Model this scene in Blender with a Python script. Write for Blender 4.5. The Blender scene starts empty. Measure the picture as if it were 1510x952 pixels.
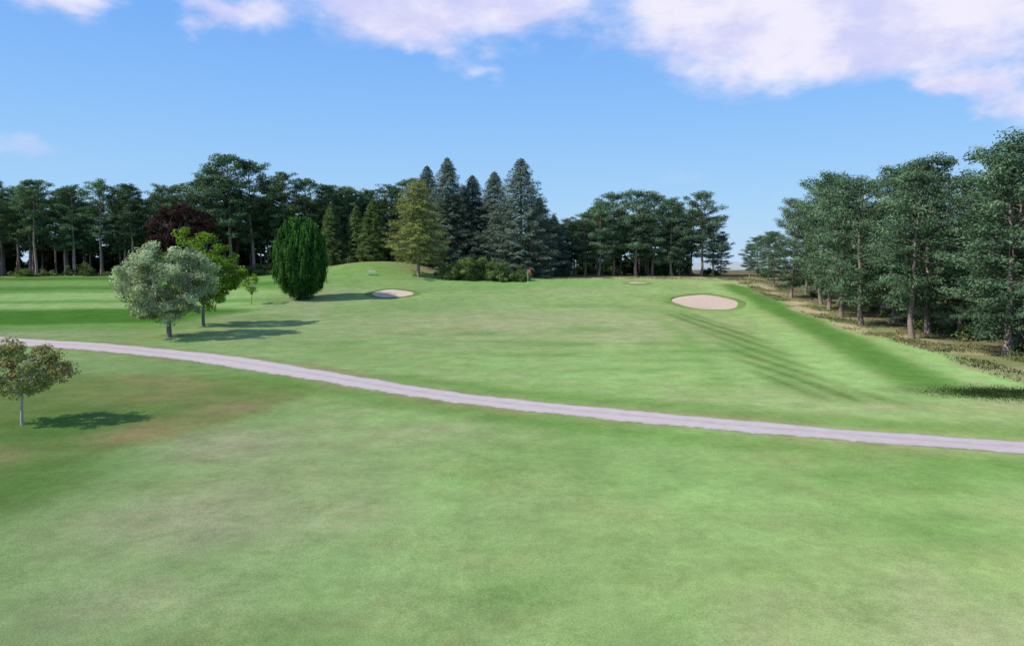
import bpy, math
import numpy as np
from mathutils import Vector

scene = bpy.context.scene
COL = scene.collection
def link(o, parent=None):
    COL.objects.link(o)
    if parent is not None: o.parent = parent
    return o
def sstep(a, b, x):
    t = np.clip((x-a)/(b-a), 0, 1); return t*t*(3-2*t)
def gauss(x, y, cx, cy, sx, sy):
    return np.exp(-((x-cx)/sx)**2-((y-cy)/sy)**2)

# ---------------------------------------------------------------- terrain
_ty = np.arange(-3000, 6000, 1.0)
_tz = np.interp(_ty, [-3000,58,75,90,100,110,125,135,150,330,6000],
                     [0,0,.2,.7,1.2,2.0,3.35,3.9,4.1,4.0,4.0])
_k = np.hanning(13); _k /= _k.sum()
_tz = np.convolve(np.pad(_tz,6,mode='edge'), _k, mode='valid')
def H(x, y):
    x = np.asarray(x, float); y = np.asarray(y, float)
    z = np.interp(y, _ty, _tz)
    z = z + 3.0*gauss(x,y,-26,143,15,13)
    z = z + 0.10*np.sin(x*.13+y*.05+1)*np.sin(y*.11+.6) * sstep(8,30,y)
    z = z + 0.05*np.sin(x*.37+2)*np.sin(y*.29+x*.1)
    z = z + .85*gauss(x,y,27,105.5,6.5,4) - .5*gauss(x,y,26.7,97.5,5,3.5)
    z = z + .55*gauss(x,y,-18.2,114,4.5,3) - .35*gauss(x,y,-18.2,108.5,4,2.6)
    z = z + .3*gauss(x,y,21,126,3,2.5)
    return z
def Hf(x, y): return float(H(x, y))

# ---------------------------------------------------------------- node helpers
class NT:
    def __init__(s, nt): s.nt = nt; nt.nodes.clear()
    def n(s, typ, props=None, **ins):
        nd = s.nt.nodes.new(typ)
        for k, v in (props or {}).items(): setattr(nd, k, v)
        for k, v in ins.items():
            key = int(k[1:]) if k[0]=='i' and k[1:].isdigit() else k.replace('_',' ')
            s.set(nd.inputs[key], v)
        return nd
    def set(s, sock, v):
        if isinstance(v, bpy.types.NodeSocket): s.nt.links.new(v, sock)
        elif isinstance(v, (tuple, list)) and sock.type=='RGBA' and len(v)==3: sock.default_value = (*v, 1)
        else: sock.default_value = v
    def math(s, op, a, b=0.0, c=0.0, clamp=False):
        return s.n('ShaderNodeMath', dict(operation=op, use_clamp=clamp), i0=a, i1=b, i2=c).outputs[0]
    def vm(s, op, a, b=(0,0,0)):
        nd = s.n('ShaderNodeVectorMath', dict(operation=op), i0=a, i1=b)
        return nd.outputs['Value'] if op in ('DOT_PRODUCT','LENGTH') else nd.outputs[0]
    def mix(s, f, a, b, blend='MIX'):
        nd = s.nt.nodes.new('ShaderNodeMix'); nd.data_type='RGBA'; nd.blend_type=blend
        s.set(nd.inputs[0], f); s.set(nd.inputs[6], a); s.set(nd.inputs[7], b)
        return nd.outputs[2]
    def maprange(s, v, a, b, c=0., d=1., smooth=True):
        nd = s.n('ShaderNodeMapRange', dict(interpolation_type='SMOOTHSTEP' if smooth else 'LINEAR'))
        for i, q in enumerate((v,a,b,c,d)): s.set(nd.inputs[i], q)
        return nd.outputs[0]
    def noise(s, vec, scale, detail=4., rough=.55, out=0):
        return s.n('ShaderNodeTexNoise', None, Vector=vec, Scale=scale, Detail=detail, Roughness=rough).outputs[out]
def newmat(name):
    m = bpy.data.materials.new(name); m.use_nodes = True
    return m, NT(m.node_tree)
def simple_mat(name, col, rough=.7, var=.25, scale=6., bump=.0):
    m, t = newmat(name)
    co = t.n('ShaderNodeTexCoord').outputs['Object']
    nz = t.noise(co, scale, 4.)
    c = t.mix(nz, tuple(v*(1-var) for v in col), tuple(min(1,v*(1+var)) for v in col))
    b = t.n('ShaderNodeBsdfPrincipled', None, Base_Color=c, Roughness=rough)
    b.inputs['Specular IOR Level'].default_value = .2
    if bump:
        bn = t.n('ShaderNodeBump', None, Strength=bump, Distance=.05, Height=nz)
        t.set(b.inputs['Normal'], bn.outputs[0])
    o = t.n('ShaderNodeOutputMaterial', None, Surface=b.outputs[0])
    return m
def foliage_mat(name, ca, cb, trans=.25, rnd=.35, warm=(0.5,0.42,0.2), warmamt=.0):
    m, t = newmat(name)
    a = t.n('ShaderNodeAttribute', dict(attribute_name='tint')).outputs['Fac']
    r = t.n('ShaderNodeObjectInfo').outputs['Random']
    c = t.mix(a, ca, cb)
    geo = t.n('ShaderNodeNewGeometry').outputs['Position']
    n2 = t.noise(geo, .55, 1.)
    k = t.math('MULTIPLY', t.math('ADD', t.math('MULTIPLY', r, rnd), 1-rnd/2), t.maprange(n2,.3,.7,.72,1.28))
    c = t.mix(1., c, t.n('ShaderNodeCombineXYZ', None, X=k, Y=k, Z=k).outputs[0], 'MULTIPLY')
    if warmamt:
        c = t.mix(t.math('MULTIPLY', t.maprange(t.noise(geo,.9,3.),.45,.65), warmamt), c, warm)
    d = t.n('ShaderNodeBsdfDiffuse', None, Color=c)
    tr = t.n('ShaderNodeBsdfTranslucent', None, Color=t.mix(1., c, (1.1,1.2,.8), 'MULTIPLY'))
    s1 = t.n('ShaderNodeMixShader', None, i0=trans, i1=d.outputs[0], i2=tr.outputs[0])
    t.n('ShaderNodeOutputMaterial', None, Surface=s1.outputs[0])
    return m

# ---------------------------------------------------------------- mesh builder
class MB:
    def __init__(s): s.v=[]; s.f=[]; s.m=[]; s.t=[]; s.n=0
    def add(s, v, f, mat, tint):
        s.v.append(v); s.f.append(f+s.n); s.m.append(np.full(len(f), mat)); s.t.append(tint); s.n += len(v)
    def leaves(s, p, nrm, L, W, tint, rng, tang=None, mat=0):
        N = len(p)
        nrm = nrm/np.maximum(np.linalg.norm(nrm,axis=1,keepdims=True),1e-6)
        a = rng.normal(size=(N,3)) if tang is None else tang
        a = a-nrm*np.sum(a*nrm,axis=1,keepdims=True); a /= np.maximum(np.linalg.norm(a,axis=1,keepdims=True),1e-6)
        b = np.cross(nrm,a)
        l = (L*rng.uniform(.6,1.3,N))[:,None]*.5; w = (W*rng.uniform(.6,1.3,N))[:,None]*.5
        v = np.stack([p-a*l, p+b*w, p+a*l, p-b*w],1).reshape(-1,3)
        s.add(v, np.arange(N*4).reshape(N,4), mat, np.repeat(tint,4))
    def clump(s, c, r, n, L, W, rng, tint, up=.6, jit=.45):
        d = rng.normal(size=(n,3)); d /= np.linalg.norm(d,axis=1,keepdims=True)
        rr = rng.uniform(0,1,n)[:,None]**.42
        p = np.asarray(c)+d*rr*np.asarray(r)
        nm = d*.8+np.array([0,0,up])+rng.normal(size=(n,3))*jit
        s.leaves(p, nm, L, W, np.clip(tint+rng.normal(0,.13,n),0,1), rng)
    def tube(s, pts, rad, sides=6, mat=1, tint=.5):
        pts = np.asarray(pts,float); K=len(pts)
        tg = np.gradient(pts,axis=0); tg /= np.maximum(np.linalg.norm(tg,axis=1,keepdims=True),1e-6)
        ref = np.array([1,0,0.]) if abs(tg[0,2])>.6 else np.array([0,0,1.])
        u = np.cross(tg,ref); u /= np.maximum(np.linalg.norm(u,axis=1,keepdims=True),1e-6); w=np.cross(tg,u)
        th = np.arange(sides)*2*np.pi/sides
        ring = pts[:,None,:]+np.asarray(rad)[:,None,None]*(np.cos(th)[None,:,None]*u[:,None,:]+np.sin(th)[None,:,None]*w[:,None,:])
        i = np.arange(K-1)[:,None]*sides; j=np.arange(sides)[None,:]; j2=(j+1)%sides
        f = np.stack([i+j,i+j2,i+sides+j2,i+sides+j],-1).reshape(-1,4)
        s.add(ring.reshape(-1,3), f, mat, np.full(K*sides,tint))
    def mesh(s, name, mats):
        V=np.concatenate(s.v); F=np.concatenate(s.f); M=np.concatenate(s.m); T=np.concatenate(s.t)
        me=bpy.data.meshes.new(name)
        me.vertices.add(len(V)); me.vertices.foreach_set('co',V.astype(np.float32).ravel())
        me.loops.add(len(F)*4); me.loops.foreach_set('vertex_index',F.astype(np.int32).ravel())
        me.polygons.add(len(F)); me.polygons.foreach_set('loop_start',np.arange(0,len(F)*4,4,dtype=np.int32))
        me.polygons.foreach_set('loop_total',np.full(len(F),4,dtype=np.int32))
        for m in mats: me.materials.append(m)
        me.polygons.foreach_set('material_index',M.astype(np.int32))
        at=me.attributes.new('tint','FLOAT','POINT'); at.data.foreach_set('value',T.astype(np.float32))
        me.update(calc_edges=True)
        me.polygons.foreach_set('use_smooth', (M>0))
        return me

# ---------------------------------------------------------------- tree species
def bend(rng, p0, p1, k=4, amt=.06):
    p0=np.asarray(p0,float); p1=np.asarray(p1,float); L=np.linalg.norm(p1-p0)
    t=np.linspace(0,1,k)[:,None]; p=p0+(p1-p0)*t
    p[1:-1]+=rng.normal(size=(k-2,3))*L*amt
    return p
def pine(seed, Ht, f0, R, nb, nl, L=.34, W=.12, name='pine', mats=None, cs=(.6,1.15), lowb=.5, flat=.6, dens=1.):
    rng=np.random.default_rng(seed); mb=MB()
    zs=np.linspace(-.3,Ht*.96,9); tr=np.zeros((9,3)); tr[:,2]=zs
    tr[:,0]=np.cumsum(rng.normal(0,.12,9)); tr[:,1]=np.cumsum(rng.normal(0,.12,9)); tr[:,:2]-=tr[0,:2]
    mb.tube(tr, np.linspace(.26,.04,9)*Ht/17*np.array([1.25]+[1]*8), 8)
    def on(z): return np.array([np.interp(z,zs,tr[:,0]),np.interp(z,zs,tr[:,1]),z])
    for i in range(8):
        z=rng.uniform(.15*Ht,max(f0,.2)*Ht); a=rng.uniform(0,6.28); l=rng.uniform(.4,1.6)
        mb.tube(bend(rng,on(z),on(z)+np.array([math.cos(a)*l,math.sin(a)*l,rng.uniform(-.3,.2)]),3),[.035,.025,.01],4,2)
    for i in range(nb):
        tt=((i+rng.uniform(0,1))/nb); t=f0+(1-f0)*tt
        prof=min(1,lowb+1.4*tt)*(max(0,1-tt**3.2))**.6
        l=R*prof*rng.uniform(.55,1.2)+.5
        a=i*2.4+rng.uniform(-.5,.5); up=-.15+.7*tt+rng.normal(0,.12)
        s=on(t*Ht*.95); d=np.array([math.cos(a),math.sin(a),up]); e=s+d*l; e[2]+=.12*l
        pts=bend(rng,s,e,4,.05); mb.tube(pts,np.linspace(.06,.015,4)*(.5+l/5),5,2)
        ct=rng.uniform(.1,.9)
        for k in range(int((2.3+l*.95)*dens)):
            q=rng.uniform(.35,1.0); side=np.array([-math.sin(a),math.cos(a),0])*rng.normal(0,.22)*l
            c=s+(e-s)*q+side+np.array([0,0,rng.uniform(-.15,.35)])
            cr=rng.uniform(*cs)
            mb.tube([s+(e-s)*q*.75,c],[.022,.01],4,2)
            mb.clump(c,(cr,cr,cr*flat),int(nl*cr*cr*1.3)+6,L,W,rng,ct+rng.normal(0,.12))
    for k in range(7):
        c=on(Ht*.94)+rng.normal(size=3)*np.array([.7,.7,.4]); mb.clump(c,(.7,.7,.45),nl,L,W,rng,.6)
    return mb.mesh(name,mats)
def spruce(seed, Ht, R, dens, name, mats, droop=.28, step=.42, t0=.04, irr=.12, L=.42, W=.12, pw=.85):
    rng=np.random.default_rng(seed); mb=MB()
    mb.tube([[0,0,-.3],[0,0,Ht*.3],[.05,0,Ht*.7],[0,0,Ht]],[.34,.26,.13,.02],8)
    h=t0*Ht
    while h<Ht*.985:
        t=h/Ht; r0=R*(1-t)**pw*min(1,.6+3*(t-t0))+.12
        nbr=9 if t<.8 else 6; a0=rng.uniform(0,6.28)
        for j in range(nbr):
            a=a0+j*6.283/nbr+rng.normal(0,.15); r=r0*rng.uniform(1-irr*2.0,1+irr*1.3)
            d=np.array([math.cos(a),math.sin(a),0]); sd=np.array([-math.sin(a),math.cos(a),0])
            f=lambda s:-droop*r*s+.62*droop*r*s**2.4+.2*(1-s)
            ss=np.array([0,.5,1.]); P=np.array([d*r*q+np.array([0,0,h+f(q)]) for q in ss]); mb.tube(P,[.05,.03,.01],4)
            n=int(dens*r)+8; s=rng.uniform(.15,1.03,n)**.62
            lat=rng.normal(0,1,n)*(.24*(1.2-s)*min(r,3)+.12)
            p=d*(r*s)[:,None]+sd*lat[:,None]; p[:,2]=h+f(s)-rng.uniform(0,.36,n)-np.abs(lat)*.3
            nm=np.array([0,0,.75])+d*.6+rng.normal(size=(n,3))*.38
            tg=d*.9+np.array([0,0,-.25])+sd*(np.sign(lat)*.6)[:,None]+rng.normal(size=(n,3))*.25
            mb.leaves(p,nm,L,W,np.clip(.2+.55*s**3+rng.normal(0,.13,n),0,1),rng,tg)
        h+=step*rng.uniform(.7,1.3)*(1 if t<.8 else .7)
    return mb.mesh(name,mats)
def broadleaf(seed, Ht, R, th, ncl, nl, name, mats, L=.22, W=.13, cr=(.45,.9), tr=.2, low=.28, multi=1, asym=0):
    rng=np.random.default_rng(seed); mb=MB()
    zc=(Ht+low*Ht)/2; rz=(Ht-low*Ht)/2
    ends=[]
    top=np.array([rng.normal(0,.1),rng.normal(0,.1),th])
    for q in range(multi):
        o=np.array([rng.normal(0,.1*(multi>1)),rng.normal(0,.1*(multi>1)),0])
        mb.tube([[o[0]*1.5,o[1]*1.5,-.2],[o[0]*1.3,o[1],th*.15],[top[0]*.5+o[0],o[1],th*.6],top+o*.5],[tr*1.5,tr*1.05,tr*.9,tr*.8],9)
    nm=9
    for i in range(nm):
        a=i*2.4+rng.normal(0,.3); el=rng.uniform(.1,1.2) if i else 1.5
        e=np.array([math.cos(a)*math.cos(el)*R*.6,math.sin(a)*math.cos(el)*R*.6,zc+math.sin(el)*rz*.55-rz*.15])
        pts=bend(rng,top,e,5,.05); mb.tube(pts,np.linspace(tr*.5,tr*.14,5),6); ends.append(pts[3]); ends.append(e)
    ends=np.array(ends)
    lob=rng.uniform(.8,1.12,8)
    for i in range(ncl):
        d=rng.normal(size=3); d/=np.linalg.norm(d)
        az=(math.atan2(d[1],d[0])/6.283*8)%8; lf=np.interp(az,np.arange(9),np.append(lob,lob[0]))
        rr=rng.uniform(.35,1)**.6*lf
        c=np.array([d[0]*R*rr+asym*R*d[2],d[1]*R*rr,zc+d[2]*rz*rr*.92])
        j=np.argmin(np.linalg.norm(ends-c,axis=1)); mb.tube(bend(rng,ends[j],c,4,.08),np.linspace(tr*.14,.01,4),4)
        r=rng.uniform(*cr); mb.clump(c,(r,r,r*.7),nl,L,W,rng,rng.uniform(.1,.9),up=.6,jit=.6)
    return mb.mesh(name,mats)
def cypress(seed, Ht, R, name, mats):
    rng=np.random.default_rng(seed); mb=MB()
    mb.tube([[0,0,-.3],[.05,0,.6],[0,.05,Ht*.4],[0,0,Ht*.85]],[.42,.34,.2,.04],9)
    tp=[0,.04,.12,.25,.45,.65,.8,.9,.96,1.]; rp=[.12,.42,.72,.93,1.,.93,.80,.64,.48,.2]
    ph=rng.uniform(0,6.28,6)
    def rad(t,a): return R*np.interp(t,tp,rp)*(1+.05*np.sin(3*a+ph[0]+2*t)+.04*np.sin(7*a+ph[1]-4*t)+.03*np.sin(13*a+ph[2]+5*t))
    z0=.5
    n=16000; t=rng.uniform(0,1,n); a=rng.uniform(0,6.283,n); r=rad(t,a)*rng.uniform(.55,.93,n)
    p=np.stack([np.cos(a)*r,np.sin(a)*r,z0+t*(Ht-z0)],1); d=np.stack([np.cos(a),np.sin(a),0*a],1)
    mb.leaves(p,d+rng.normal(size=(n,3))*.4,.4,.16,np.clip(rng.normal(.15,.1,n),0,1),rng,np.array([0,0,1.])+d*.2+rng.normal(size=(n,3))*.2)
    for i in range(620):
        t=rng.uniform(0,1)**.9; a=rng.uniform(0,6.283); r=rad(t,a)*rng.uniform(.84,1.01)
        s=rng.uniform(.7,1.4); tb=rng.normal(0,.12)
        c=np.array([math.cos(a)*r,math.sin(a)*r,z0+t*(Ht-z0-.5)])
        k=75; q=rng.uniform(0,1,k); w=.28*s*(1-q*.75); an=rng.uniform(0,6.283,k)
        dd=np.array([math.cos(a),math.sin(a),0])
        lean=.22*(1-t)
        p=c+dd*(q*lean)[:,None]+np.stack([np.cos(an)*w,np.sin(an)*w,(q-.4)*1.5*s],1)
        nm=np.stack([np.cos(an),np.sin(an),q*.5],1)+dd*.5+rng.normal(size=(k,3))*.3
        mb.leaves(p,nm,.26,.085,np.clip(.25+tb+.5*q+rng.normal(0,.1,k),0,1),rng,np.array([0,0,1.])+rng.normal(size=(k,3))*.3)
    return mb.mesh(name,mats)

bark_pine=simple_mat('pine_bark',(.30,.23,.19),.9,.4,7,.6)
limb=simple_mat('pine_limb_bark',(.09,.075,.06),.9,.4,7)
bark_grey=simple_mat('grey_bark',(.19,.17,.15),.9,.35,9,.5)
bark_pale=simple_mat('pale_bark',(.40,.38,.35),.85,.3,12,.4)
F_pine=foliage_mat('pine_needles',(.055,.105,.058),(.20,.30,.175),.2,.35)
F_pine2=foliage_mat('pine_needles_dark',(.046,.088,.045),(.17,.26,.13),.18,.5)
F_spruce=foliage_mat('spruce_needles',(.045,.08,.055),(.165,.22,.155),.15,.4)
F_larch=foliage_mat('larch_needles',(.13,.17,.04),(.36,.41,.12),.35,.1)
F_green=foliage_mat('conifer_green_needles',(.06,.12,.04),(.18,.26,.08),.2)
F_cyp=foliage_mat('cypress_scales',(.018,.055,.014),(.08,.20,.035),.12)
F_white=foliage_mat('whitebeam_leaves',(.16,.22,.10),(.55,.62,.40),.3,.1)
F_yel=foliage_mat('lime_green_leaves',(.09,.17,.02),(.25,.38,.05),.35,.1)
F_cop=foliage_mat('copper_beech_leaves',(.03,.018,.018),(.09,.045,.042),.2)
F_aut=foliage_mat('autumn_leaves',(.16,.22,.07),(.40,.40,.16),.35,.1,(.47,.27,.14),.75)
F_bush=foliage_mat('shrub_leaves',(.055,.09,.03),(.19,.27,.085),.2)
F_thick=foliage_mat('thicket_leaves',(.02,.04,.018),(.05,.085,.035),.1)
F_bushl=foliage_mat('undergrowth_leaves',(.06,.11,.03),(.18,.26,.08),.25,.3,(.25,.21,.09),.3)

PE=[pine(10+i,17,[.12,.18,.1,.24,.15][i],[4.2,3.8,4.4,3.9,4.1][i],[54,50,56,50,52][i],50,.32,.115,'pine_edge_mesh%d'%i,[F_pine,bark_pine,limb],(.55,1.15),.5,.54,1.15) for i in range(5)]
PF=[pine(40+i,19,[.40,.33,.45,.28][i],[3.6,3.9,3.3,3.7][i],48,44,.34,.14,'pine_stand_mesh%d'%i,[F_pine2,bark_pine,limb],(.5,1.05),.5,.48,1.15) for i in range(4)]
LB=[pine(60+i,19,[.38,.30][i],[3.6,3.9][i],34,14,.62,.32,'pine_deep_mesh%d'%i,[F_pine2,bark_pine,limb],(.7,1.3)) for i in range(2)]
SP=[spruce(70,22,9.2,18,'spruce_mesh0',[F_spruce,bark_grey],irr=.18,pw=.72),spruce(71,22,7.4,20,'spruce_mesh1',[F_spruce,bark_grey],droop=.34,irr=.18,pw=.7)]
GC=spruce(75,14,4.6,22,'green_conifer_mesh',[F_green,bark_grey],droop=.1,pw=.65)
LA=spruce(76,17,6.4,16,'larch_mesh',[F_larch,bark_pine],droop=.05,step=.5,t0=.17,irr=.30,L=.36,W=.15,pw=.5)

def tree(name, me, x, y, h, nom, rot=0., sxy=1., parent=None, dz=0.):
    o=bpy.data.objects.new(name, me); link(o,parent)
    o.location=(x,y,Hf(x,y)+dz); s=h/nom; o.scale=(s*sxy,s*sxy,s); o.rotation_euler=(0,0,rot)
    return o
rng=np.random.default_rng(5)
for (x,y,h,k,w) in [(-105,150,19.3,0,1),(-100.5,153,18.6,1,1),(-96.7,149,19.7,2,1),(-92.5,152,18.2,3,1),(-89.5,150,18.5,1,1),(-84,150,19.3,0,1),
    (-80,152,18.2,3,1),(-77,149,18.6,2,1),(-71.6,152,18.6,0,1),(-67.5,150,18.7,1,1),(-63,150,20.4,2,1.1),(-59.8,148,21.8,0,1.15),(-56.2,147,24.4,1,1.1),
    (-52.6,149,23.4,3,1.1),(-49.2,152,19.8,2,1),(-45.9,149,20.6,0,1.05),(-41.7,150,19.2,1,1),(-38.2,152,17.8,2,1),(-34.3,154,17.6,3,1),(-30,158,17.4,0,1),(-25.6,156,18.0,1,1),(-21.2,152,18.4,3,1.1)]:
    tree('pine_tree',PF[k],x,y,h,19,rng.uniform(0,6.28),w)
forest=bpy.data.objects.new('pine_forest',None); link(forest)
c=0
for row in range(3):
    y=157+row*7.0
    for x in np.arange(-165,-4,5.4):
        xx=x+rng.uniform(-2,2); yy=y+rng.uniform(-2.2,2.2)
        if xx>-24 and row<1: continue
        tree('pine_%03d'%c,(PF[rng.integers(4)] if row==0 else LB[rng.integers(2)]),xx,yy,rng.uniform(15.5,18.8),19,rng.uniform(0,6.28),rng.uniform(.9,1.15),forest); c+=1
for x,y,h in [(-115,148,19),(-123,151,20),(-130,148,18.5),(-138,150,20),(-147,147,19)]:
    tree('pine_edge_%d'%int(-x),PF[c%4],x,y,h,19,c,1,forest); c+=1
for (x,y,h,k) in [(14.5,146,12.4,0),(11,150,11.5,2),(17,144,14.8,1),(20.3,147,16.4,3),(24.5,145,16.8,0),(28.2,147,16.6,4),(31.5,145,15.4,1),(33.9,149,14.2,2),(37.3,145,16.6,3),(40,146,12.0,0),(42.2,148,8.4,2),(9,146,10.5,1)]:
    tree('pine_tree',[PE[3],PE[1],PE[0],PE[3],PE[4]][k],x,y,h,17,rng.uniform(0,6.28),1.12)
for row in range(3):
    for x in np.arange(8,42-row*1.5,5):
        tree('pine_m%03d'%c,LB[rng.integers(2)],x+rng.uniform(-2,2),153+row*7+rng.uniform(-2,2),rng.uniform(12,14.5)*(1 if x>16 else .85),19,rng.uniform(0,6.28),1.2,forest); c+=1
for (x,y,h,k,w) in [(36.8,54,14.8,0,1.25),(41.5,60,17.6,1,1.15),(35.8,65,14.8,3,1.1),(40,70,16.6,2,1.1),(37,77,15.6,4,1.05),(38.4,85,16.0,1,1.1),(42,80,17.0,0,1),(40,92,17.0,2,.95),
    (42,99,16.4,3,1.),(40.5,106,14.2,0,1),(45,112,13.4,4,1),(43,120,9.0,1,1),(45.5,130,8.6,2,1.1),(47,140,7.8,0,1.2),(44.2,136,6.4,3,1.2),(46,64,17.5,4,1.1),(36.6,48.2,8.4,2,1.25),(42,51,16.5,3,1.1),
    (39.3,57.5,8.5,0,1.3),(40.2,65.5,9.0,2,1.25),(41.5,75,9.5,4,1.2),(42,88,10,2,1.2)]:
    tree('pine_tree',PE[k],x,y,h,17,rng.uniform(0,6.28),w)
for (x0,x1,y) in [(45,72,57),(46,78,68),(46,84,79),(48,90,92),(49,94,104),(50,98,116)]:
    for k_,x in enumerate(np.arange(x0+2,x1,7.5)):
        tree('pine_r%03d'%c,PE[rng.integers(5)] if k_<2 else LB[rng.integers(2)],x+rng.uniform(-2,2),y+rng.uniform(-2,2),rng.uniform(13.5,16.5)*(1 if y<100 else .8),17 if k_<2 else 19,rng.uniform(0,6.28),1.1,forest); c+=1
tree('larch_tree',LA,-16.6,130,17.6,17,.6,.92)
for (x,y,h,k,w) in [(-12.4,142,21.8,1,1.),(1.7,139.5,22.5,0,1.05),(-7.8,145,19.4,1,1.15),(-3.4,144,20.4,1,1.1),(-9.8,148,17.5,0,.9),(5.4,147,15.8,1,1.15),(-16.7,146,20,1,1.05),(8.2,145,12.2,1,1.2)]:
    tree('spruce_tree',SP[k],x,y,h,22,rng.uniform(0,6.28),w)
tree('fir_tree',GC,-27.5,146,12.5,14,1,1.); tree('fir_tree',GC,-36,147,13,14,2,.8); tree('fir_tree',GC,-31.5,149,12,14,3,.9)
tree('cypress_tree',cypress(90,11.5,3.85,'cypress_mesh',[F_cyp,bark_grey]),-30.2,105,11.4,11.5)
tree('whitebeam_tree',broadleaf(91,9.0,5.0,1.9,200,150,'whitebeam_mesh',[F_white,bark_grey],L=.24,W=.14,cr=(.42,.95),tr=.22,low=.12),-31.1,66,8.9,9.0,.4)
tree('lime_tree',broadleaf(92,11.2,4.7,2.3,150,120,'lime_mesh',[F_yel,bark_grey],L=.28,W=.18,cr=(.5,1.0),tr=.18,low=.1),-32.2,76,10.3,11.2,2)
tree('rowan_tree',broadleaf(93,3.55,1.9,1.2,120,80,'rowan_mesh',[F_aut,bark_pale],L=.13,W=.075,cr=(.2,.42),tr=.05,low=.27,multi=2),-21.1,30.8,3.7,3.5,1)
tree('sapling_tree',broadleaf(94,4.6,1.4,1.2,28,50,'sapling_mesh',[F_yel,bark_grey],L=.2,W=.1,cr=(.25,.5),tr=.05,low=.3),-35.7,100,4.6,4.6)
tree('copper_beech_tree',broadleaf(95,14.5,6.6,3,170,130,'beech_mesh',[F_cop,bark_grey],L=.4,W=.24,cr=(.8,1.5),tr=.35,low=.2),-63.5,141,14.3,14.5)

def shrubmass(name, spots, mat, nl=120, L=.26, W=.13, seed=1):
    rg=np.random.default_rng(seed); mb=MB()
    for (x,y,r,h) in spots:
        z=Hf(x,y); k=max(5,int(r*r*4*h/ (r+.5)))
        for a in range(4): mb.tube(bend(rg,[x,y,z-.1],[x+rg.normal(0,r*.4),y+rg.normal(0,r*.4),z+h*.7],4,.08),[.05*min(1,h),.04*min(1,h),.02*min(1,h),.006],5)
        for i in range(k):
            d=rg.normal(size=3); d/=np.linalg.norm(d); d[2]=abs(d[2]); q=rg.uniform(.4,1)
            cr=rg.uniform(.3,.6)*min(r,1.6); cz=min(cr*.75,h*.5)
            mb.clump([x+d[0]*r*q,y+d[1]*r*q,z+.1+d[2]*max(0,h-cz)*q],(cr,cr,cz),nl,L,W,rg,rg.uniform(.1,.9),up=.5)
    return link(bpy.data.objects.new(name, mb.mesh(name+'_mesh',[mat,bark_grey])))
sp=[(x,128.5+rng.uniform(-1,1),rng.uniform(2.0,2.6),h*1.12) for x,h in [(-11.6,3),(-10,3.8),(-8.3,4.2),(-6.5,4.3),(-4.6,4.2),(-2.7,3.8),(-1,3.3),(.6,2.6),(1.7,1.9)]]
shrubmass('rhododendron_shrub',sp,F_bush,150,seed=2)
sp=[(x+rng.uniform(-1,1),146.5+rng.uniform(-2,2),rng.uniform(1,2.2),rng.uniform(1.2,3.4)) for x in np.arange(-125,-20,2.6)]
sp+=[(x+rng.uniform(-1,1),152+rng.uniform(-2,6),rng.uniform(1,2.2),rng.uniform(1,2.6)) for x in np.arange(4,44,2.6)]
for y in np.arange(50,142,3.4): sp.append((np.interp(y,[45,67,103,145],[40,41,45,48])+rng.uniform(-1,5),y,rng.uniform(.8,1.8),rng.uniform(.8,2.2)))
shrubmass('woodland_undergrowth',sp,F_bushl,90,L=.3,W=.15,seed=3)
sp=[(x+rng.uniform(-2,2),181+rng.uniform(-3,3),rng.uniform(3,4.2),rng.uniform(7,11)) for x in np.arange(-195,12,3.4)]
sp+=[(x+rng.uniform(-2,2),176+rng.uniform(-3,3),rng.uniform(2.5,3.5),rng.uniform(4.5,7)) for x in np.arange(8,44,3.0)]
shrubmass('woodland_thicket',sp,F_thick,60,L=.8,W=.45,seed=6)
shrubmass('juniper_shrub',[(37.6,50.5,2.2,3.0),(35.4,45.0,1.5,1.9),(38.5,46.5,2.2,3.0),(34.6,42.6,1.1,1.2)],F_bush,150,L=.2,W=.08,seed=4)

# ---------------------------------------------------------------- ground sheet
def axis(lo,hi,step,far,growth=1.16):
    a=list(np.arange(lo,hi+1e-6,step)); s=step
    while a[-1]<far: s*=growth; a.append(a[-1]+s)
    s=step; b=[]; v=lo
    while v>-far: s*=growth; v-=s; b.append(v)
    return np.array(b[::-1]+a)
xs=axis(-75,60,.45,4500); ys=axis(4,150,.45,4500)
X,Y=np.meshgrid(xs,ys); Z=H(X,Y)
nx,ny=len(xs),len(ys)
V=np.stack([X,Y,Z],-1).reshape(-1,3)
i,j=np.meshgrid(np.arange(nx-1),np.arange(ny-1)); b=(j*nx+i)
F=np.stack([b,b+1,b+nx+1,b+nx],-1).reshape(-1,4)
gm=MB(); gm.add(V,F,0,np.zeros(len(V)))

PATH=np.array([(-260,150),(-150,108),(-90,83),(-66,73),(-46.5,65.5),(-36,60.6),(-26.9,56),(-20,51.3),(-13.1,46),(-9.3,42.6),(-5.8,39.8),(-.2,36),(4.5,33),(9.8,30.4),(14.6,28.5),(19.4,26.9),(26,25),(38,22),(60,17),(120,5),(260,-20)],float)
def smooth_poly(P,it=3):
    for _ in range(it):
        Q=[P[0]]
        for a,b in zip(P[:-1],P[1:]): Q+= [a*.75+b*.25,a*.25+b*.75]
        Q.append(P[-1]); P=np.array(Q)
    return P
def polydist(P,x,y):
    best=np.full(x.shape,1e9); par=np.zeros(x.shape)
    for k,(a,b) in enumerate(zip(P[:-1],P[1:])):
        d=b-a; t=np.clip(((x-a[0])*d[0]+(y-a[1])*d[1])/(d@d),0,1)
        q=np.hypot(x-a[0]-t*d[0],y-a[1]-t*d[1]); m=q<best
        best=np.where(m,q,best); par=np.where(m,(k+t)/(len(P)-1),par)
    return best,par
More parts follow.
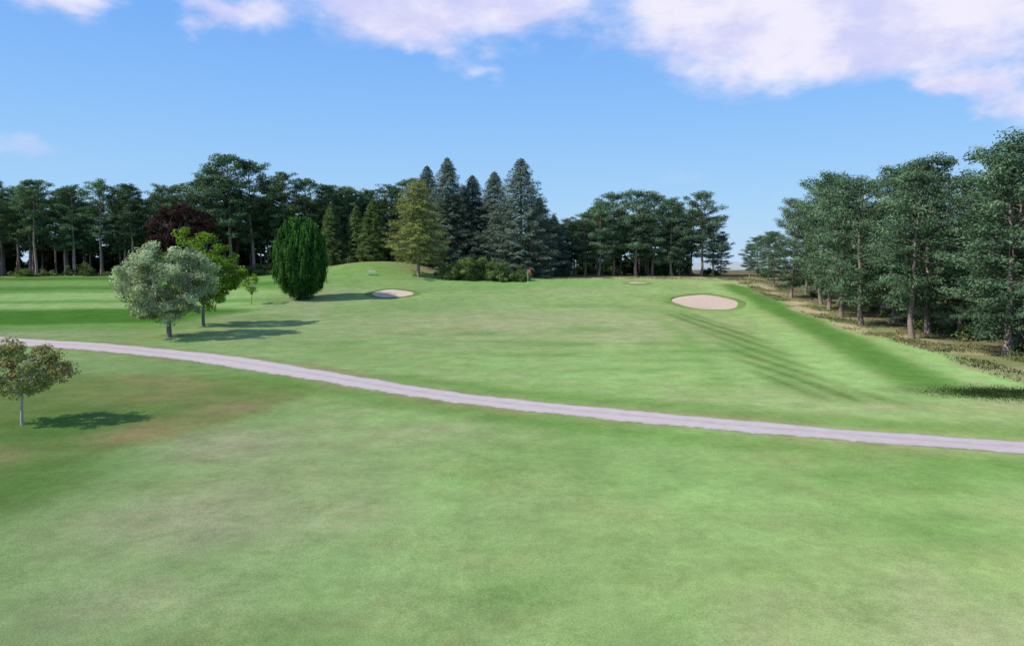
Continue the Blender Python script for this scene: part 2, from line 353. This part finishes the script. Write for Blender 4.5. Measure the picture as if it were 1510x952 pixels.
def wob(x,y,s,seed):
    r=np.random.default_rng(seed); o=np.zeros(np.shape(x))
    for k in range(7):
        a=r.uniform(0,6.28); f=s*r.uniform(.5,2.2); o+=np.sin((x*math.cos(a)+y*math.sin(a))*f+r.uniform(0,6.28))
    return o/3.5
x=X; y=Y
C=np.empty(x.shape+(3,))
fair=(.228,.33,.115); bright=(.255,.40,.135); dark=(.095,.19,.042); rough=(.155,.21,.058); dry=(.33,.325,.18); straw=(.40,.345,.21); floor=(.12,.105,.058); deep=(.155,.27,.075)
C[:]=fair
def lay(mask,col,amt=1.):
    global C
    m=np.clip(mask*amt,0,1)[...,None]; C=C*(1-m)+np.array(col)*m
w1=wob(x,y,.12,1); w2=wob(x,y,.3,2); w3=wob(x,y,.7,3); w4=wob(x*.35,y,.5,4); w5=wob(x,y,.9,5)
lay(sstep(.1,1.2,w1),dry,.35); lay(sstep(.2,1.3,w2),deep,.6); lay(sstep(.3,1.2,w4),bright,.5); lay(sstep(.4,1.3,w5),dry,.3)
lay(gauss(x,y,0,80,22,16),dry,.65)
lay(gauss(x,y,-12,95,10,9),(.15,.26,.08),.5)
lay(gauss(x,y,2,126,16,9),(.16,.32,.085),.8); lay(gauss(x,y,8,114,14,4),dry,.4); lay(gauss(x,y,-6,117,9,3),deep,.6)
lay(gauss(x,y,12,48,14,9),bright,.6)
for cx,cy,sx_,sy_,a in [(8,62,9,2.2,.6),(3,55,7,1.6,.5),(14,57,6,1.5,.6),(-4,70,9,2,.5),(10,74,6,2.5,.6),(-12,62,6,2,.5),(6,47,5,1.2,.5),(0,64,3,1.,.5),(12,52,4,1,.5),(17,66,4,1.6,.4),(22,92,6,2,.5),(10,98,9,2,.5)]:
    lay(gauss(x,y,cx,cy,sx_,sy_)*sstep(-1.2,.4,w3),(.135,.24,.065),a*1.35)
# foreground patches
lay(gauss(x,y,-11,28,3,3),dry,.85); lay(gauss(x,y,-9,19.5,3,2.5),dry,.7); lay(gauss(x,y,-8,14.5,2,1.6),dry,.5)
lay(gauss(x,y,2,17,5,3)*sstep(-.6,.6,w2),bright,.6)
lay(gauss(x,y,9,13,3,2),dry,.55); lay(gauss(x,y,.0,15,.8,.8),dark,.5); lay(gauss(x,y,14,23.5,10,1.8),deep,.9); lay(gauss(x,y,11,19,2.4,2),deep,.75)
lay(gauss(x,y,1,27,4,3),deep,.65); lay(gauss(x,y,-1.5,23.5,1.2,1.5),(.15,.28,.06),.6); lay(gauss(x,y,13.5,22.2,1.5,.9),(.12,.22,.05),.6)
lay(gauss(x,y,15,16,2,6),bright,.6); lay(gauss(x,y,-2.5,22,1.5,5),bright,.5); lay(gauss(x,y,6,22,2,3),bright,.5); lay(gauss(x,y,5,29,6,1.3),bright,.4)
lay(gauss(x,y,-5,12.5,3,1.2),deep,.6); lay(gauss(x,y,-3,30,3,2),dry,.4)
# rough at left foreground
e=np.interp(y,[8,14,19,24,30,38,44],[-10.5,-11.5,-12.4,-14,-13,-9.5,-11])+w3*.9
rm=sstep(0,-2.5,x-e)*sstep(48,42,y)*sstep(6,12,y)
lay(rm,rough,.9); lay(rm*sstep(.0,1.,w3),(.26,.235,.095),.65); lay(rm*sstep(.1,1.,-w2),dark,.9)
lay(gauss(x,y,-17,37.5,6,2.2),(.24,.22,.09),.5); lay(gauss(x,y,-15.5,23,3,3.5),dark,.85); lay(gauss(x,y,-17.5,33,5,1.6),(.12,.19,.05),.6)
lay(gauss(x,y,-13.5,35,1.6,1.4)+gauss(x,y,-15.5,29,1.4,1.2)+gauss(x,y,-19,26,1.6,1.2),(.26,.21,.10),.6)
# mower lines
d1,_=polydist(np.array([(-3.6,23.2),(-5.2,19.5),(-6.0,16.3)]),x,y); lay(np.exp(-(d1/.2)**2),(.36,.42,.20),.45)
pl=smooth_poly(np.array([(20.5,88),(20.8,70),(19.2,56),(17.6,47),(16.2,41),(17,37.5),(20,37),(22,39)],float))
d2,_=polydist(pl,x,y); st=.5+.5*np.sin((x*.96+y*.05)*4.2)
lay(np.exp(-(d2/2.3)**4)*(.35+.65*st),(.105,.185,.045),.95)
lay(np.exp(-((x-(np.interp(y,[36,50,70,88],[11,13.5,16.5,17])))/.9)**2)*sstep(34,44,y)*sstep(92,80,y),deep,.6)
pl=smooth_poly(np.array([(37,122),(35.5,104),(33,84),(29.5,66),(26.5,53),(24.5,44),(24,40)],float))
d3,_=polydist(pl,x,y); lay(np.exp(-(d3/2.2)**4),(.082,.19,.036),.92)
lay(np.exp(-((d3-4.2)/1.6)**2)*(x<34),bright,.65)
lay(gauss(x,y,27,35,5,2.0),(.28,.25,.14),.8)
lay(gauss(x,y,26,39,4.5,1.8),(.12,.15,.06),.75)  # cast shadow painted into the turf colour, under the dark blades
# left striped fairway
lf=sstep(-30,-40,x+wob(y,x,.2,9)*2)*sstep(68,74,y)*sstep(146,140,y)
s_=y-.12*(x+70)+w1*.8
lay(lf,(.15,.29,.065),.85)
def band(lo,hi,so=1.2): return sstep(lo-so,lo+so,s_)*sstep(hi+so,hi-so,s_)
lay(lf*band(93,99),(.30,.43,.15),.85); lay(lf*band(102.5,112,1.8),(.30,.44,.15),.85); lay(lf*band(99.5,102),(.17,.32,.08),.7)
lay(lf*band(76,91,1.5),(.075,.185,.03),1.); lay(lf*band(116,121),(.09,.21,.04),.85); lay(lf*band(123,129),(.19,.33,.09),.8); lay(lf*band(132,142),(.075,.18,.03),.9)
lay(gauss(x,y,-50,70,18,3.0),dry,.5)
lay(gauss(x,y,-22,133,20,5)*sstep(-40,-34,x),bright,.5)
lay(gauss(x,y,-27,136,16,9),(.15,.30,.06),.6)
lay(gauss(x,y,-28,141,14,2.5),(.27,.26,.11),.5)
# path verges
dp,pp=polydist(PATH,x,y)
lay(np.exp(-((dp-1.7)/.75)**2)*(.5+.5*w3),(.26,.22,.11),.8)
lay(np.exp(-((dp-2.8)/1.4)**2)*(y<45),(.12,.235,.05),.65)
# straw margins and forest floors
edge=np.interp(y,[30,45,55,67,85,103,125,145,160],[29,29.5,32,32.5,35.0,37,38,37,36])+w3*.8
rr=sstep(0,1.6,x-edge)*sstep(26,38,y)*(y<400)
lay(rr,straw,.85); lay(rr*sstep(-.2,.6,w3),(.17,.21,.08),.8); lay(rr*sstep(66,50,y),(.15,.17,.07),.55)
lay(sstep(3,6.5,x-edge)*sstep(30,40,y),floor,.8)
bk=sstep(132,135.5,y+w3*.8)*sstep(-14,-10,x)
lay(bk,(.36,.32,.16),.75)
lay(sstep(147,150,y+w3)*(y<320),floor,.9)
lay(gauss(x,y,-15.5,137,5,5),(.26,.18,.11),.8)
lay((y>220)*(x<25),(.05,.07,.04),.95); lay((y>260)*(x>=25),(.34,.40,.42),.9)  # right side: distance haze painted into the far ground colour
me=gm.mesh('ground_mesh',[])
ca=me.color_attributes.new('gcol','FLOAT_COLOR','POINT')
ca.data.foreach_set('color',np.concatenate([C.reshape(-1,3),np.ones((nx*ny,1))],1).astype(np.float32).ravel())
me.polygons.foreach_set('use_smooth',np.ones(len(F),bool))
def grass_mat(name, col=None):
    m,t=newmat(name)
    pos=t.n('ShaderNodeNewGeometry').outputs['Position']
    c=t.n('ShaderNodeVertexColor',dict(layer_name='gcol')).outputs[0] if col is None else t.n('ShaderNodeRGB').outputs[0]
    if col is not None: c.default_value=(*col,1)
    for sc,lo,hi,de in ((.6,.86,1.14,3.),(3.2,.90,1.10,4.),(24.,.80,1.20,2.)):
        n=t.noise(pos,sc,de,.6); k=t.maprange(n,.3,.7,lo,hi,False)
        c=t.mix(1.,c,t.n('ShaderNodeCombineXYZ',None,X=k,Y=k,Z=k).outputs[0],'MULTIPLY')
    n=t.noise(pos,.28,4.,.65); c=t.mix(t.maprange(n,.45,.72,0,.45),c,t.mix(1.,c,(1.3,1.0,1.15),'MULTIPLY'))
    n=t.noise(pos,.9,4.,.7); c=t.mix(t.maprange(n,.5,.75,0,.5),c,t.mix(1.,c,(.68,.86,.6),'MULTIPLY'))
    b=t.n('ShaderNodeBsdfDiffuse',None,Color=c,Roughness=.6)
    h=t.noise(pos,14.,2.,.7)
    bn=t.n('ShaderNodeBump',None,Strength=.3,Distance=.05,Height=h); t.set(b.inputs['Normal'],bn.outputs[0])
    t.n('ShaderNodeOutputMaterial',None,Surface=b.outputs[0]); return m
me.materials.append(grass_mat('grass'))
link(bpy.data.objects.new('ground',me))

# gravel path
P=smooth_poly(PATH,3); seg=[P[0]]
for a,b2 in zip(P[:-1],P[1:]):
    n=max(1,int(np.linalg.norm(b2-a)/.4)) if abs(a[0])<70 else 2
    for k in range(1,n+1): seg.append(a+(b2-a)*k/n)
P=np.array(seg); T=np.gradient(P,axis=0); T/=np.linalg.norm(T,axis=1,keepdims=True); N=np.stack([-T[:,1],T[:,0]],1)
wd=np.interp(P[:,0],[-60,-27,-10,0,20],[2.0,1.75,1.3,1.15,1.05])
K=13; q=np.linspace(-1,1,K)
s=np.arange(len(P))
jl=.07*np.sin(s*.9)+.05*np.sin(s*2.3+1)+np.random.default_rng(3).normal(0,.035,len(P)); jr=.07*np.sin(s*.7+2)+.05*np.sin(s*1.9)+np.random.default_rng(4).normal(0,.035,len(P))
off=q[None,:]*wd[:,None]+np.where(q[None,:]>0,q[None,:]*jr[:,None],q[None,:]*jl[:,None])
pv=P[:,None,:]+N[:,None,:]*off[...,None]
pz=H(pv[...,0],pv[...,1])+.03*(1-q[None,:]**8)+.008
pm=MB(); i,j=np.meshgrid(np.arange(K-1),np.arange(len(P)-1)); b=j*K+i
pm.add(np.concatenate([pv,pz[...,None]],-1).reshape(-1,3),np.stack([b,b+1,b+K+1,b+K],-1).reshape(-1,4),0,np.tile(q,len(P)))
m,t=newmat('gravel')
pos=t.n('ShaderNodeNewGeometry').outputs['Position']
at=t.n('ShaderNodeAttribute',dict(attribute_name='tint')).outputs['Fac']
n1=t.noise(pos,1.2,6.,.7); n2=t.noise(pos,30.,4.,.7); n3=t.noise(pos,2.2,5.,.6)
c=t.mix(n2,(.36,.30,.29),(.64,.55,.54))
c=t.mix(t.maprange(n1,.35,.7),c,(.55,.47,.46))
ab=t.math('ABSOLUTE',at)
mid=t.math('MULTIPLY',t.maprange(ab,.0,.3,1.,0.),t.maprange(n3,.3,.6))
c=t.mix(t.math('MULTIPLY',mid,.5),c,(.33,.30,.22))
ed=t.math('MULTIPLY',t.maprange(ab,.72,1.0),t.maprange(n3,.3,.6))
c=t.mix(ed,c,(.25,.24,.12))
bs=t.n('ShaderNodeBsdfPrincipled',None,Base_Color=c,Roughness=.95); bs.inputs['Specular IOR Level'].default_value=.1
bn=t.n('ShaderNodeBump',None,Strength=.4,Distance=.02,Height=n2); t.set(bs.inputs['Normal'],bn.outputs[0])
t.n('ShaderNodeOutputMaterial',None,Surface=bs.outputs[0])
pme=pm.mesh('gravel_path_mesh',[m]); pme.polygons.foreach_set('use_smooth',np.ones(len(pme.polygons),bool))
link(bpy.data.objects.new('gravel_path',pme))

# bunkers
sand=simple_mat('sand',(.56,.44,.34),.95,.14,2.,.2); lipm=grass_mat('bunker_lip_grass',(.16,.24,.07))
def bunker(cx,cy,rx,ry,seed,back=.35):
    r=np.random.default_rng(seed); n=72; R=14
    th=np.arange(n)*2*np.pi/n; ph=r.uniform(0,6.28,3)
    rad=1+.09*np.sin(2*th+ph[0])+.06*np.sin(3*th+ph[1])+.03*np.sin(5*th+ph[2])
    q=np.linspace(.02,1,R)
    x=cx+np.cos(th)[None]*rad[None]*rx*q[:,None]; y=cy+np.sin(th)[None]*rad[None]*ry*q[:,None]
    z=H(x,y)+.05; mb=MB()
    i,j=np.meshgrid(np.arange(n),np.arange(R-1)); f=np.stack([j*n+i,j*n+(i+1)%n,(j+1)*n+(i+1)%n,(j+1)*n+i],-1).reshape(-1,4)
    mb.add(np.stack([x,y,z],-1).reshape(-1,3),f,0,np.zeros(n*R))
    me=mb.mesh('sand_bunker_mesh',[sand]); me.polygons.foreach_set('use_smooth',np.ones(len(f),bool)); o=link(bpy.data.objects.new('sand_bunker',me))
    prof=[(-.06,.02),(.0,.6),(.12,1.),(.5,.6),(1.2,-.04)]
    vs=[]
    for dr,hz in prof:
        xx=cx+np.cos(th)*(rad*rx+dr); yy=cy+np.sin(th)*(rad*ry+dr)
        hh=(.05+(back-.05)*sstep(-.2,.5,np.sin(th)))*(.9+.2*np.sin(th*9+ph[0])) if hz>0 else np.ones(n)
        vs.append(np.stack([xx,yy,H(xx,yy)+.03+hz*hh],-1))
    lb=MB(); k=len(prof); i,j=np.meshgrid(np.arange(n),np.arange(k-1)); f=np.stack([j*n+i,j*n+(i+1)%n,(j+1)*n+(i+1)%n,(j+1)*n+i],-1).reshape(-1,4)
    lb.add(np.concatenate(vs),f,0,np.zeros(n*k)); lm=lb.mesh('lip_mesh',[lipm]); lm.polygons.foreach_set('use_smooth',np.ones(len(f),bool))
    link(bpy.data.objects.new('lip',lm),o)
bunker(26.8,100.6,4.3,3.6,1,.2); bunker(-18.2,111,2.9,1.9,2,.14); bunker(21.2,124.2,1.5,.7,3,.08)

# rough grass along the margins: one object of many blades
rg=np.random.default_rng(8); bl=MB(); n=30000
yy=rg.uniform(34,146,n); ex=np.interp(yy,[30,45,55,67,85,103,125,145,160],[29,29.5,32,32.5,35.0,37,38,37,36]); xx=ex+rg.gamma(2.,1.7,n)-.1
n2_=9000; x2=rg.uniform(-12,37,n2_); y2=rg.uniform(133.5,142,n2_); xx=np.append(xx,x2); yy=np.append(yy,y2)
n3_=5000; x3=rg.uniform(-125,-35,n3_); y3=rg.uniform(143,148,n3_); xx=np.append(xx,x3); yy=np.append(yy,y3)
kp=wob(xx,yy,.8,31)+rg.normal(0,.25,len(xx))>-.15; xx=xx[kp]; yy=yy[kp]; n=len(xx)
hh=rg.uniform(.08,.26,n); zz=H(xx,yy); an=rg.uniform(0,3.14,n)
up=np.stack([rg.normal(0,.35,n),rg.normal(0,.35,n),np.ones(n)],1)
bl.leaves(np.stack([xx,yy,zz+hh*.4],1),np.stack([np.cos(an),np.sin(an),1.+0*an],1),hh*1.3,.07,np.clip(.45+.5*wob(xx,yy,.5,32)-.3*sstep(64,48,yy)+rg.normal(0,.2,n),0,1),rg,up)
link(bpy.data.objects.new('rough_grass',bl.mesh('rough_grass_mesh',[foliage_mat('dry_grass_blades',(.15,.21,.075),(.47,.41,.25),.3)])))
n=7000; xx=26.0+rg.normal(0,1.5,n); yy=38.6+rg.normal(0,1.05,n)+.05*(xx-26); hh=rg.uniform(.04,.13,n); an=rg.uniform(0,3.14,n)  # added dark blades imitating a cast shadow of unknown source
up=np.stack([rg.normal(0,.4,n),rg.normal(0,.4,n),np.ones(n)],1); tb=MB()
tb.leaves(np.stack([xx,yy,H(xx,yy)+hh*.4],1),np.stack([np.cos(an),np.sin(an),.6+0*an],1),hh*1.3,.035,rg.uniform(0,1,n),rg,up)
link(bpy.data.objects.new('grass_tussocks',tb.mesh('grass_tussocks_mesh',[foliage_mat('coarse_grass_blades',(.045,.085,.028),(.11,.17,.055),.2)])))  # not real tussocks: added dark blades and their material stand in for a cast shadow

# flag and bench
white=simple_mat('white_paint',(.75,.75,.72),.5,.08); red=simple_mat('red_cloth',(.75,.09,.04),.8,.15); wood=simple_mat('weathered_wood',(.62,.57,.5),.8,.25)
fl=bpy.data.objects.new('golf_flag',None); link(fl); fl.location=(2.7,124.5,Hf(2.7,124.5))
mb=MB(); mb.tube([[0,0,-.1],[0,0,1.2],[0,0,2.3]],[.03,.027,.022],8,0); link(bpy.data.objects.new('pole',mb.mesh('pole_mesh',[white])),fl)
u=np.linspace(0,1,9); fv=[];
for vv in np.linspace(0,1,5):
    for uu in u: fv.append((.02+uu*.5,.07*math.sin(uu*7)*uu,2.27-.5*vv-.18*uu*uu))
i,j=np.meshgrid(np.arange(8),np.arange(4)); b=j*9+i
mb=MB(); mb.add(np.array(fv),np.stack([b,b+1,b+10,b+9],-1).reshape(-1,4),0,np.zeros(45)); link(bpy.data.objects.new('flag_cloth',mb.mesh('flag_mesh',[red])),fl)
mb=MB(); th=np.arange(24)*6.2832/24; ring=lambda r,z:np.stack([np.cos(th)*r,np.sin(th)*r,0*th+z],1)
mb.add(np.concatenate([ring(.13,.03),ring(.11,-.12)]),np.array([[i,(i+1)%24,24+(i+1)%24,24+i] for i in range(24)]),0,np.zeros(48)); link(bpy.data.objects.new('cup',mb.mesh('cup_mesh',[white])),fl)
def box(mb,c,s):
    c=np.array(c); s=np.array(s)/2
    v=np.array([[a,b_,d] for a in(-1,1) for b_ in(-1,1) for d in(-1,1)])*s+c
    mb.add(v,np.array([[0,1,3,2],[4,6,7,5],[0,4,5,1],[2,3,7,6],[0,2,6,4],[1,5,7,3]]),0,np.zeros(8))
be=bpy.data.objects.new('park_bench',None); link(be); be.location=(-24.9,129.5,Hf(-24.9,129.5)); be.rotation_euler=(0,0,.15)
def part(n,boxes,mat):
    mb=MB(); [box(mb,*q) for q in boxes]; link(bpy.data.objects.new(n,mb.mesh(n+'_mesh',[mat])),be)
part('seat',[((0,-.18+.13*k,.45),(1.6,.11,.04)) for k in range(4)],wood)
part('backrest',[((0,.30+.02*k,.60+.13*k),(1.6,.035,.1)) for k in range(3)],wood)
part('legs',[((sx,yy_,.2),(.07,.07,.46)) for sx in(-.7,.7) for yy_ in(-.2,.24)]+[((sx,.36,.65),(.06,.05,.5)) for sx in(-.7,.7)],wood)
part('armrests',[((sx,.02,.68),(.07,.55,.04)) for sx in(-.84,.84)]+[((sx,-.22,.55),(.05,.05,.216)) for sx in(-.84,.84)],wood)

# ---------------------------------------------------------------- sky
world=bpy.data.worlds.new('World'); scene.world=world; world.use_nodes=True
t=NT(world.node_tree)
EL=math.radians(42); SD=Vector((-math.cos(EL)*.93,-math.cos(EL)*.37,math.sin(EL)))
sk=t.n('ShaderNodeTexSky',dict(sky_type='NISHITA',sun_disc=False,sun_elevation=EL,sun_rotation=math.radians(248),air_density=1.0,dust_density=.3,ozone_density=3.0))
d=t.n('ShaderNodeTexCoord').outputs['Generated']
sx=t.n('ShaderNodeSeparateXYZ',None,Vector=d)
az=t.math('MULTIPLY',t.math('ARCTAN2',sx.outputs[0],sx.outputs[1]),57.296)
el=t.math('MULTIPLY',t.math('ARCSINE',sx.outputs[2]),57.296)
ae=t.n('ShaderNodeCombineXYZ',None,X=az,Y=el,Z=0.).outputs[0]
dv=t.vm('MULTIPLY',d,(1,1,1.9))
wp=t.vm('SUBTRACT',t.noise(dv,7.,4.,.6,out=1),(.5,.5,.5))
ae=t.vm('ADD',ae,t.vm('MULTIPLY',wp,(13,6,0)))
blobs=[(-8,20.2,11,3.4,1.15),(-6.5,16.4,5.5,2.2,.85),(-19.5,17.0,3.5,1.3,.75),(3.0,17.6,3.4,1.9,.8),(17,18.6,9,3.8,1.15),(23,15.2,9,2.7,.95),(32,16.4,7,2.8,1.),
 (32.6,11.8,2.6,1.5,1.),(34.8,9.4,2.6,1.3,.95),(-33,17.2,6,1.7,.9),(-34,7.2,6,1.1,.5),(-2.3,13.6,2.2,.8,.4),(15,5.4,9,1.3,.28)]
tot=None
for a,e,ra,re,w in blobs:
    v=t.vm('MULTIPLY',t.vm('SUBTRACT',ae,(a,e,0)),(1/ra,1/re,0)); dd=t.vm('DOT_PRODUCT',v,v)
    g=t.math('MULTIPLY',t.math('EXPONENT',t.math('MULTIPLY',dd,-1.)),w)
    tot=g if tot is None else t.math('ADD',tot,g)
tot=t.math('MAXIMUM',tot,t.maprange(el,23,34,0,.5))
nz=t.noise(dv,13.,6.,.6); nb=t.noise(t.vm('ADD',dv,(3,1,.4)),8.,5.,.6)
den=t.math('ADD',tot,t.math('MULTIPLY',t.math('SUBTRACT',nz,.5),1.0))
f=t.math('MULTIPLY',t.maprange(den,.22,1.05),.93)
cc=t.mix(t.maprange(nb,.35,.65),(6.6,6.6,9.5),(9.3,8.9,10.))
r=t.n('ShaderNodeValToRGB',None,i0=t.maprange(el,0,60,0,1,False)); cr=r.color_ramp
cr.elements[0].position=0; cr.elements[0].color=(.50,.72,.95,1)
cr.elements[1].position=1; cr.elements[1].color=(.06,.20,.60,1)
for p,cl in ((.08,(.38,.66,.98,1)),(.20,(.26,.54,1.,1)),(.34,(.16,.41,.97,1))):
    q_=cr.elements.new(p); q_.color=cl
gr=t.mix(1.,r.outputs[0],(10,10,10),'MULTIPLY')
skc=t.mix(.9,sk.outputs[0],gr)
fin=t.mix(f,skc,cc)
bg=t.n('ShaderNodeBackground',None,Color=fin,Strength=.1)
t.n('ShaderNodeOutputWorld',None,Surface=bg.outputs[0])
sl=bpy.data.lights.new('sun','SUN'); sl.energy=4.4; sl.angle=math.radians(.5); sl.color=(1,.94,.82)
so=bpy.data.objects.new('sun',sl); link(so); so.rotation_euler=SD.to_track_quat('Z','Y').to_euler(); so.location=(-60,-30,60)

cam=bpy.data.cameras.new('camera'); cam.sensor_width=36; cam.lens=25.7; cam.clip_end=20000; cam.clip_start=.1
co=bpy.data.objects.new('camera',cam); link(co); co.location=(0,0,7); co.rotation_euler=(math.radians(90-4.8),0,0)
scene.camera=co
scene.view_settings.view_transform='Standard'; scene.view_settings.look='None'; scene.view_settings.exposure=0
